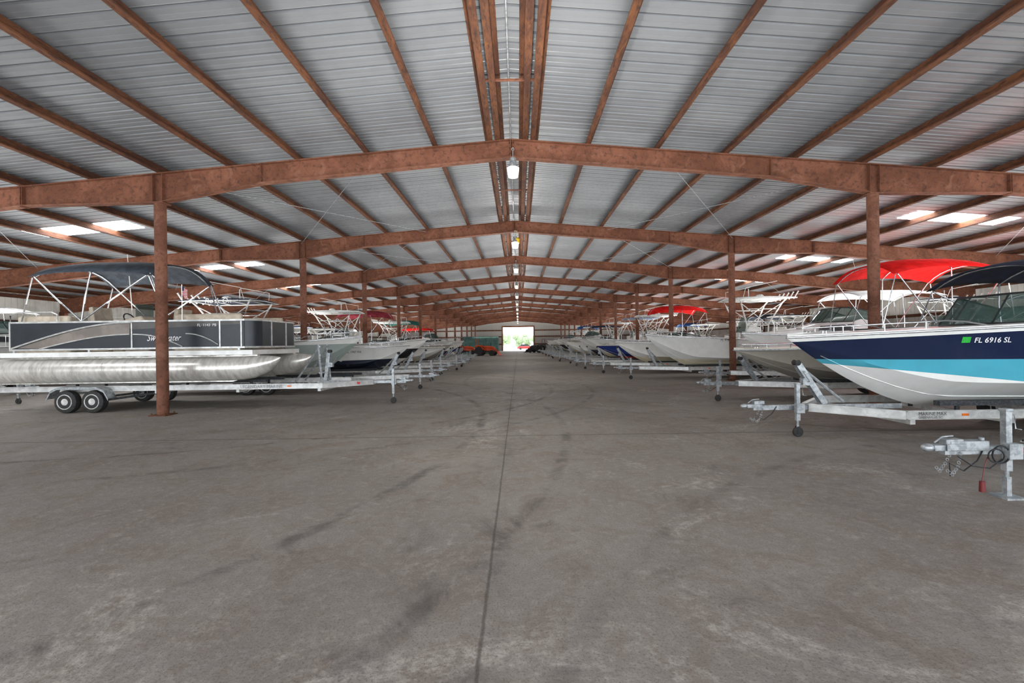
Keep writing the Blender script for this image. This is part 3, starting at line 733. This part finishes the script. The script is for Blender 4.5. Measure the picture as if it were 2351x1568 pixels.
    for sg in (-1,1): 
        m=MB(); m.tube([(-2.9,sg*1.2,z1),(-3.35,sg*1.2,2.92)],.02); m.obj('canopy_strut',CHR,P,smooth=60)
    m=MB(); m.cyl((-5.6,.9,1.7),(-5.75,.9,3.85),.012,n=5); m.obj('antenna_mast',WHT,P)
    m=MB(); m.cyl((-2.55,-1.15,1.64),(-2.55,-1.15,2.6),.01,n=6); m.obj('flag_pole',CHR,P)
    t=NT('stars_and_stripes_cloth'); tc=t.n('ShaderNodeTexCoord').outputs['Object']; s_=t.n('ShaderNodeSeparateXYZ'); t.l(tc,s_.inputs[0])
    fr=t.math('GREATER_THAN',t.math('FRACT',t.math('MULTIPLY',s_.outputs[2],24)),.5)
    c=t.mix(fr,C(200,30,40),C(235,235,235)); blue=t.math('MULTIPLY',t.math('GREATER_THAN',s_.outputs[2],2.44),t.math('LESS_THAN',s_.outputs[0],-2.48))
    t.l(t.mix(blue,c,C(30,40,100)),t.b.inputs['Base Color'])
    m=MB(); m.loft([[(-2.54+.14*i/8,-1.15+.03*math.sin(i*1.2),z-.12*(i/8)) for i in range(9)] for z in (2.3,2.56)],0,False,False); m.obj('flag',t.m,P,smooth=60,recalc=False)
    outboard(P,-L+.1,.75,WHT)
    fl=lambda x,z,:(lambda u,v:(x+u,-1.2-.026,z+v))
    decal('Sweetwater',.23,fl(-3.45,1.1),TXW,P,shear=.5,w=.8,bold=.001)
    decal('FL  1143  PB',.1,fl(-2.1,1.47),TXW,P)
    return P
# ================================================ placement
PB=pontoon((-6.45,13.35,.79),0)
T=trailer((-3.1,13.35,0),0,L=11.2,W=2.1,z=.62,label='long white aluminium tandem trailer under the pontoon boat',wx=8.55,stx=2.55,stt=(2.45,1.5),tall=True,jx=.55,jy=-.12,bunkz=.755,split=2.2,jtop=1.0)
rl=lambda x,z,y:(lambda u,v:(x+u,y,z+v))
decal('LEGENDARY MARINE',.12,rl(-4.4,.58,-1.1),TXG,T)
m=MB(); m.box((-1.5,-.4,.63),(.3,.012,.06),rot=Matrix.Rotation(-.75,3,'Z')); m.obj('reflector_strip',REDR,T)
T0=trailer((4.25,4.8,0),pi,L=7.6,W=1.9,z=.5,label='galvanised boat trailer with tall tongue jack and red reflectors',stand=True,stx=2.6,stt=(2.3,1.25),jx=.86,jy=.02,foot='plate',jtop=.92,split=3.2,mat=ALU,rail=.12)
m=MB(); m.box((-.45,0,.55),(.4,.11,.1)); m.cyl((-.62,0,.6),(-.62,0,.63),.025,n=10); m.box((-.3,.06,.54),(.2,.01,.07)); m.obj('brake_actuator',GALV,T0,bevel=.01)
m=MB(); m.torus((-.72,.1,.47),(0,1,0),.09,.009,16,6); m.torus((-.66,.11,.46),(.2,1,0),.07,.008,16,6); m.tube([(-.3,.07,.45),(-.42,.1,.36),(-.6,.1,.33),(-.75,.08,.42)],.007,5); m.obj('wiring_harness',BLK,T0,smooth=60)
m=MB(); m.cyl((-.52,.1,.09),(-.52,.1,.2),.028,.024,n=12); m.tube([(-.52,.1,.2),(-.55,.1,.36),(-.6,.08,.44)],.006,5); m.obj('trailer_plug',pm('dark_red_plastic',C(110,30,28),C(90,24,22),6,.5),T0,smooth=50)
m=MB(); m.box((-1.12,.062,.5),(.3,.014,.06)); m.obj('reflector_strip',REDR,T0)
m=MB(); m.tube([(-2.9,.1,.56),(-2.2,.35,.6),(-1.7,.12,.64),(-1.0,.05,.6)],.012,5); m.obj('loose_hose',BLK,T0,smooth=60)
B1,hull,h=bowrider((4.72,8.0,.5),pi,H_BLUE,L=7.4,B=2.5,H=1.38,rise=-.11,can=CV_NAVY,label='white, turquoise and navy bowrider with dark canopy on trailer',bim=(-6.4,-3.5,2.56,.3,.25),wsx=3.25,wsh=.5,s0=.68,kp=1.55,fin=.25,pw=3.0,flare=1.2)
bv=bvh(hull)
decal('FL 6916 SL',.112,sidefn(bv,-2.34,1.1,1),TXW,hull,bold=.001,w=.95)
m=MB(); f_=sidefn(bv,-2.18,1.1,1); m.add([f_(0,0),f_(.11,0),f_(.11,.09),f_(0,.09)],[(0,1,2,3)]); m.obj('registration_sticker',GRN,hull,recalc=False)
TB=trailer((3.9,8.0,0),pi,L=8.4,W=2.0,z=.5,label='white aluminium tandem trailer under the turquoise and navy boat',stx=1.45,stt=(1.0,1.25),jx=.93,jy=.1,bunkz=.62,split=2.05,jtop=.92,rail=.12)
rr=lambda x,z,y:(lambda u,v:(x-u,y,z+v))
decal('MARINE MAX',.072,rr(-2.2,.5,1.045),TXB,TB); decal('GREENVILLE, SC',.052,rr(-2.2,.452,1.045),TXB,TB)
B2,hull2,h=bowrider((6.05,12.8,.45),pi,H_GREY,L=7.2,B=2.45,H=1.0,rise=-.03,can=CV_RED,label='low taupe-grey deck boat with bright red canopy',bim=(-6.6,-3.6,3.4,.34,.28),wsx=3.4,s0=.66,kp=1.5,fin=.45,deckm=CRM)
T2=trailer((5.0,12.8,0),pi,L=8.4,W=2.0,z=.48,label='galvanised tandem boat trailer under a low grey boat',stx=1.7,stt=(1.25,1.15),jx=.55,jy=.1,bunkz=.57,split=3.0)
B3,hull3,h3=console((5.75,20.6,.5),pi,H_WHITE,L=7.3,B=2.55,H=1.38,label='white center console fishing boat with hardtop and rod holders',topz=3.1,cx=4.7,can=CV_WHITE)
decal('FL 9782 SE',.13,sidefn(bvh(hull3),-2.9,1.16,1),TXB,hull3)
TG=trailer((4.3,20.6,0),pi,L=8.6,W=2.05,z=.5,label='aluminium tandem boat trailer with tongue jack',stx=1.95,stt=(1.55,1.35),jx=.75,jy=.1,bunkz=.62)
B4,hull4,h=cabin((8.2,16.7,.45),pi,H_RED,label='white cabin cruiser with dark red stripe and white canopy',can=CV_WHITE)
T4=clone(TG,(6.6,16.7,0),pi)
B5,hull5,h=console((-5.9,17.2,.52),0,H_SAGE,L=7.2,B=2.5,H=1.4,label='sage grey center console boat with tower top',can=CV_NAVY,topz=2.95,cx=4.6)
decal('Rock On',.26,lambda u,v:(-5.25+u,-1.0,2.75+v-.0),TXW,B5,shear=.2)
T5=clone(TG,(-3.0,17.2,0),0); decal('CONTINENTAL',.16,rl(-3.9,.45,-1.08),TXB,T5)
B6,hull6,h=bowrider((-5.0,21,.48),0,H_NAVB,L=6.8,B=2.4,H=1.15,rise=.05,can=None,label='white bowrider with navy bottom and open bow')
decal('AL 1987 KK',.13,sidefn(bvh(hull6),-2.6,.88,-1),TXB,hull6)
T6=clone(TG,(-3.3,21,0),0)
hn={H_WHITE:'white',H_NAVB:'white and navy',H_RED:'red-striped white',H_ROYAL:'royal blue',H_BLACK:'black and white',H_GREY:'taupe grey',H_SAGE:'sage grey'}
cn={CV_BLACK:'black',CV_NAVY:'navy',CV_RED:'red',CV_BLUE:'blue',CV_WHITE:'white',CV_GREEN:'green',CV_MAR:'maroon'}
def place(x,y,side,kind,hm,cm,tr=True):
    src={'b':B6,'c':B3,'k':B2,'a':B4}[kind]; rz=0 if side<0 else pi
    nm={'b':'open bowrider','c':'center console boat','k':'deck boat','a':'cabin cruiser'}[kind]
    far=y>40
    skip=['lettering','registration_sticker']
    if far: skip+=['cleat','steering_wheel','rod_holder','rub_rail','rim_hole','safety_chain','brake_cable','side_marker','tail_light','propeller','axle']
    lab='%s %s'%(hn[hm],nm)+('' if kind=='b' else ' with %s canopy'%cn[cm])+' on a trailer'
    zk={'b':.48,'c':.5,'k':.5,'a':.5}[kind]
    clone(src,(x,y,zk),rz,{'hull':hm,'canopy':cm},skip,label=lab)
    if tr: clone(TG,(x-side*(1.45),y,0),rz,{},skip)
left=[(-5.0,25,'c',H_BLACK,CV_WHITE),(-4.7,29.3,'k',H_WHITE,CV_MAR),(-4.9,33.4,'b',H_GREY,CV_NAVY),(-5.3,37.4,'c',H_WHITE,CV_WHITE),(-5.4,41.5,'k',H_NAVB,CV_GREEN),(-5.6,45.5,'b',H_ROYAL,CV_BLUE),(-5.9,49.5,'a',H_WHITE,CV_RED)]
for x,y,k,a,b in left: place(x,y,-1,k,a,b)
right=[(5.3,24.8,'b',H_WHITE,CV_NAVY),(4.9,28.8,'k',H_ROYAL,CV_RED),(4.9,33,'c',H_WHITE,CV_WHITE),(4.9,37,'c',H_NAVB,CV_BLUE),(4.4,41,'b',H_WHITE,CV_BLUE),(4.8,45,'c',H_GREY,CV_WHITE),(4.4,49,'a',H_WHITE,CV_NAVY),(4.6,53,'b',H_BLACK,CV_RED),(4.5,57,'c',H_WHITE,CV_WHITE),(4.4,61,'k',H_GREY,CV_BLUE),(4.6,65,'b',H_WHITE,CV_RED),(4.4,69,'a',H_WHITE,CV_WHITE),(4.6,73,'b',H_NAVB,CV_WHITE)]
for x,y,k,a,b in right: place(x,y,1,k,a,b)
R2=random.Random(5)
for side in (-1,1):
    y=14.2 if side<0 else 13.5
    while y<58:
        k=R2.choice('bckaac'); place(side*(16.2+R2.random()*.9),y,side,k,R2.choice([H_WHITE,H_WHITE,H_NAVB,H_RED,H_ROYAL]),R2.choice([CV_WHITE,CV_BLUE,CV_NAVY,CV_BLACK,CV_WHITE]),tr=y<30); y+=4.1+R2.random()*.5
ORG=pm('orange_tractor_paint',C(236,92,36),C(210,74,28),3,.4); GRYP=pm('dark_equipment_paint',C(70,72,76),C(56,54,52),3,.6)
def tractor(loc,rz,mat,label):
    P=root('tractor',label,'tractor',loc,rz,'parked tractors')
    for x,r,w in ((-.7,.62,.36),(1.15,.4,.24)):
        for sg in (-1,1):
            W=sub('wheel',P,(x,sg*.75,r))
            m=MB(); m.lathe((0,-w/2,0),(0,1,0),[(0,r*.55),(0,r*.9),(.05,r),(w-.05,r),(w,r*.9),(w,r*.55)],22)
            for i in range(16):
                a=2*pi*i/16; m.box((math.cos(a)*r*.99,0,math.sin(a)*r*.99),(.05,w*.9,.05),rot=Matrix.Rotation(-a,3,'Y'))
            m.obj('tire',RUB,W,smooth=35)
            m=MB(); m.lathe((0,-w/2+.03,0),(0,1,0),[(0,r*.56),(.05,r*.2),(w-.1,r*.2),(w-.06,r*.56)],18); m.obj('rim',mat,W,smooth=35)
    m=MB(); R=[]
    for x,w,z0,z1 in ((-.1,.3,.75,1.35),(.4,.33,.7,1.38),(1.1,.3,.68,1.3),(1.45,.24,.7,1.15)): R.append([(x,-w,z0),(x,w,z0),(x,w,z1-.1),(x,w*.7,z1),(x,-w*.7,z1),(x,-w,z1-.1)])
    m.loft(R); m.obj('hood',mat,P,bevel=.03,smooth=40)
    m=MB(); m.box((.3,0,.6),(2.3,.4,.3)); m.obj('chassis',GRYP,P,bevel=.02)
    for sg in (-1,1):
        m=MB(); m.tube([(-1.25,sg*.75,.95),(-1.2,sg*.75,1.3),(-.75,sg*.75,1.42),(-.25,sg*.75,1.25),(-.05,sg*.75,.85)],.1,4)
        m.obj('fender',mat,P)
    seat(P,-.7,0,.75,.45,BLK,'seat',.4)
    m=MB(); m.tube([(-1.1,-.55,.8),(-1.15,-.5,2.35),(-1.15,.5,2.35),(-1.1,.55,.8)],.04,6); m.obj('roll_bar',mat,P)
    m=MB(); m.torus((-.2,0,1.5),(1,0,.8),.18,.015); m.tube([(0,0,1.25),(-.2,0,1.5)],.02); m.obj('steering_wheel',BLK,P,smooth=50)
    m=MB(); m.cyl((.8,.2,1.3),(.8,.2,1.85),.03,n=8); m.obj('exhaust_pipe',BLK,P)
    m=MB()
    for sg in (-1,1): m.tube([(.1,sg*.45,1.2),(1.3,sg*.45,1.05),(2.0,sg*.45,.4)],.06,4)
    m.loft([[(1.95,y,.6),(2.05,y,.3),(2.2,y,.1),(2.5,y,.06)] for y in (-.75,.75)],0,False,False); m.obj('front_loader',mat,P,solid=.03)
tractor((-4.7,64,0),-.2,ORG,'orange compact tractor with front loader and roll bar')
tractor((-7.9,66,0),.1,ORG,'orange farm tractor with raised loader arms')
tractor((3.4,80,0),2.6,GRYP,'dark weathered tractor parked near the doorway')
TEAL=pm('teal_container_paint',C(96,136,128),C(78,116,110),2,.55)
P=root('shipping_container','teal green corrugated storage container','container',(-6.4,76,0)); m=MB(); pr=[]; x=-3.0
while x<2.9:
    for a,b in ((0,0),(.1,0),(.14,.04),(.24,.04)): pr.append((x+a,b))
    x+=.28
for ysg in (-1,1): m.loft([[(a,ysg*(1.2-b),z) for a,b in pr] for z in (.15,2.75)],0,False,False)
m.box((0,0,2.8),(6.1,2.5,.08)); m.box((0,0,.1),(6.1,2.5,.18))
for x in (-3,3): m.box((x,0,1.45),(.08,2.4,2.6))
for x in (-3,3):
    for y in (-1.2,1.2): m.box((x,y,1.45),(.16,.16,2.8))
m.obj('container_body',TEAL,P)
for y in (-.6,-.2,.2,.6): m=MB(); m.cyl((3.08,y,.2),(3.08,y,2.7),.02,n=6); m.obj('locking_bar',GALV,P)
GR=pm('grass_and_gravel',C(205,205,190),C(220,216,206),.3,.9)
m=MB(); m.add([(-80,YF,-.02),(80,YF,-.02),(80,YF+90,-.02),(-80,YF+90,-.02)],[(0,1,2,3)]); tag(m.obj('outdoor_ground',GR,recalc=False),'pale gravel and grass yard outside the doorway','ground',kind='structure')
LEAF=pm('leafy_green',C(140,156,124),C(108,126,96),2.5,.8); BARK=pm('bark',C(140,122,106),C(110,96,84),4,.9)
for i,(x,y,hh) in enumerate(((-5,135,4.6),(1,140,5),(6,138,5.6),(10,134,5.5),(-10,137,6))):
    P=root('tree','leafy green tree standing beyond the open doorway','tree',(x,y,-.02),0,'trees outside')
    m=MB(); m.cyl((0,0,0),(0,0,hh*.5),.22,.12,n=8); m.obj('trunk',BARK,P)
    m=MB(); rr_=random.Random(i)
    for q in range(22): m.ball((rr_.uniform(-2.2,2.2),rr_.uniform(-1,1),hh*.25+rr_.uniform(0,hh*.6)),rr_.uniform(.6,1.2),n=8,m=6)
    m.obj('foliage',LEAF,P)
CARR=pm('red_car_paint',C(180,44,44),C(164,36,38),2,.25,coat=.5)
P=root('car','red car parked outside the doorway','car',(1.9,116,-.02),.0)
m=MB(); R=[]
for x,z0,z1,w in ((-2.2,.35,.75,.75),(-2,.3,.9,.85),(-1.2,.28,.95,.9),(1.2,.28,.95,.9),(2.0,.3,.85,.85),(2.25,.35,.65,.75)): R.append([(x,-w,z0),(x,-w,z1-.1),(x,-w*.9,z1),(x,w*.9,z1),(x,w,z1-.1),(x,w,z0)])
m.loft(R); m.obj('car_body',CARR,P,smooth=40)
m=MB(); R=[]
for x,z,w in ((-1.9,.92,.8),(-1.1,1.42,.62),(.4,1.45,.62),(1.2,.93,.8)): R.append([(x,-w,z),(x,w,z),(x,w*1.0,.9),(x,-w*1.0,.9)])
m.loft(R); m.obj('car_glass',BLK,P)
for x in (-1.35,1.4):
    for y in (-.82,.82): m=MB(); m.lathe((x,y-.1,.32),(0,1,0),[(0,.2),(0,.3),(.03,.32),(.17,.32),(.2,.3),(.2,.2)],18); m.obj('wheel',RUB,P,smooth=40)
# ------------------------------------------------------------- lights/world/camera
def area(x,y,z,sx,sy,e,up=True):
    li=bpy.data.lights.new('added_uplight','AREA'); li.shape='RECTANGLE'; li.size=sx; li.size_y=sy; li.energy=e; li.color=(1,.985,.96)
    o=bpy.data.objects.new('added_uplight',li); COL.objects.link(o); o.location=(x,y,z); o.rotation_euler=(pi if up else 0,0,0)
area(0,47,2.6,15,108,4900); area(-18,47,2.9,15,108,6800); area(18,47,2.9,15,108,6800)  # unseen uplights added over the aisles to brighten the roof, no fixtures there
for k in range(-1,12,2):
    li=bpy.data.lights.new('lamp_light','POINT'); li.energy=240; li.shadow_soft_size=.16; li.color=(1,.97,.92)
    o=bpy.data.objects.new('lamp_light',li); COL.objects.link(o); o.location=(CX+.03,11.2+7.62*k+3.8,4.6)
li=bpy.data.lights.new('sun','SUN'); li.energy=4; li.angle=.02; o=bpy.data.objects.new('sun',li); COL.objects.link(o); o.rotation_euler=(-math.radians(28),0,math.radians(15)); o.location=(0,120,20)
w=bpy.data.worlds.new('World'); SC.world=w; w.use_nodes=True
bg=w.node_tree.nodes['Background']; bg.inputs[0].default_value=(.88,.94,1,1); bg.inputs[1].default_value=5.0
cam=bpy.data.cameras.new('Camera'); cam.sensor_width=36; cam.lens=16.0; cam.shift_x=-14.5/2351; cam.shift_y=4/2351; cam.clip_end=500
co=bpy.data.objects.new('Camera',cam); COL.objects.link(co)
co.matrix_world=Matrix.Translation((0,0,1.69))@Matrix.Rotation(pi/2,4,'X')@Matrix.Rotation(-.014,4,'Z')
SC.camera=co
SC.view_settings.view_transform='Standard'; SC.view_settings.look='None'; SC.view_settings.exposure=.18
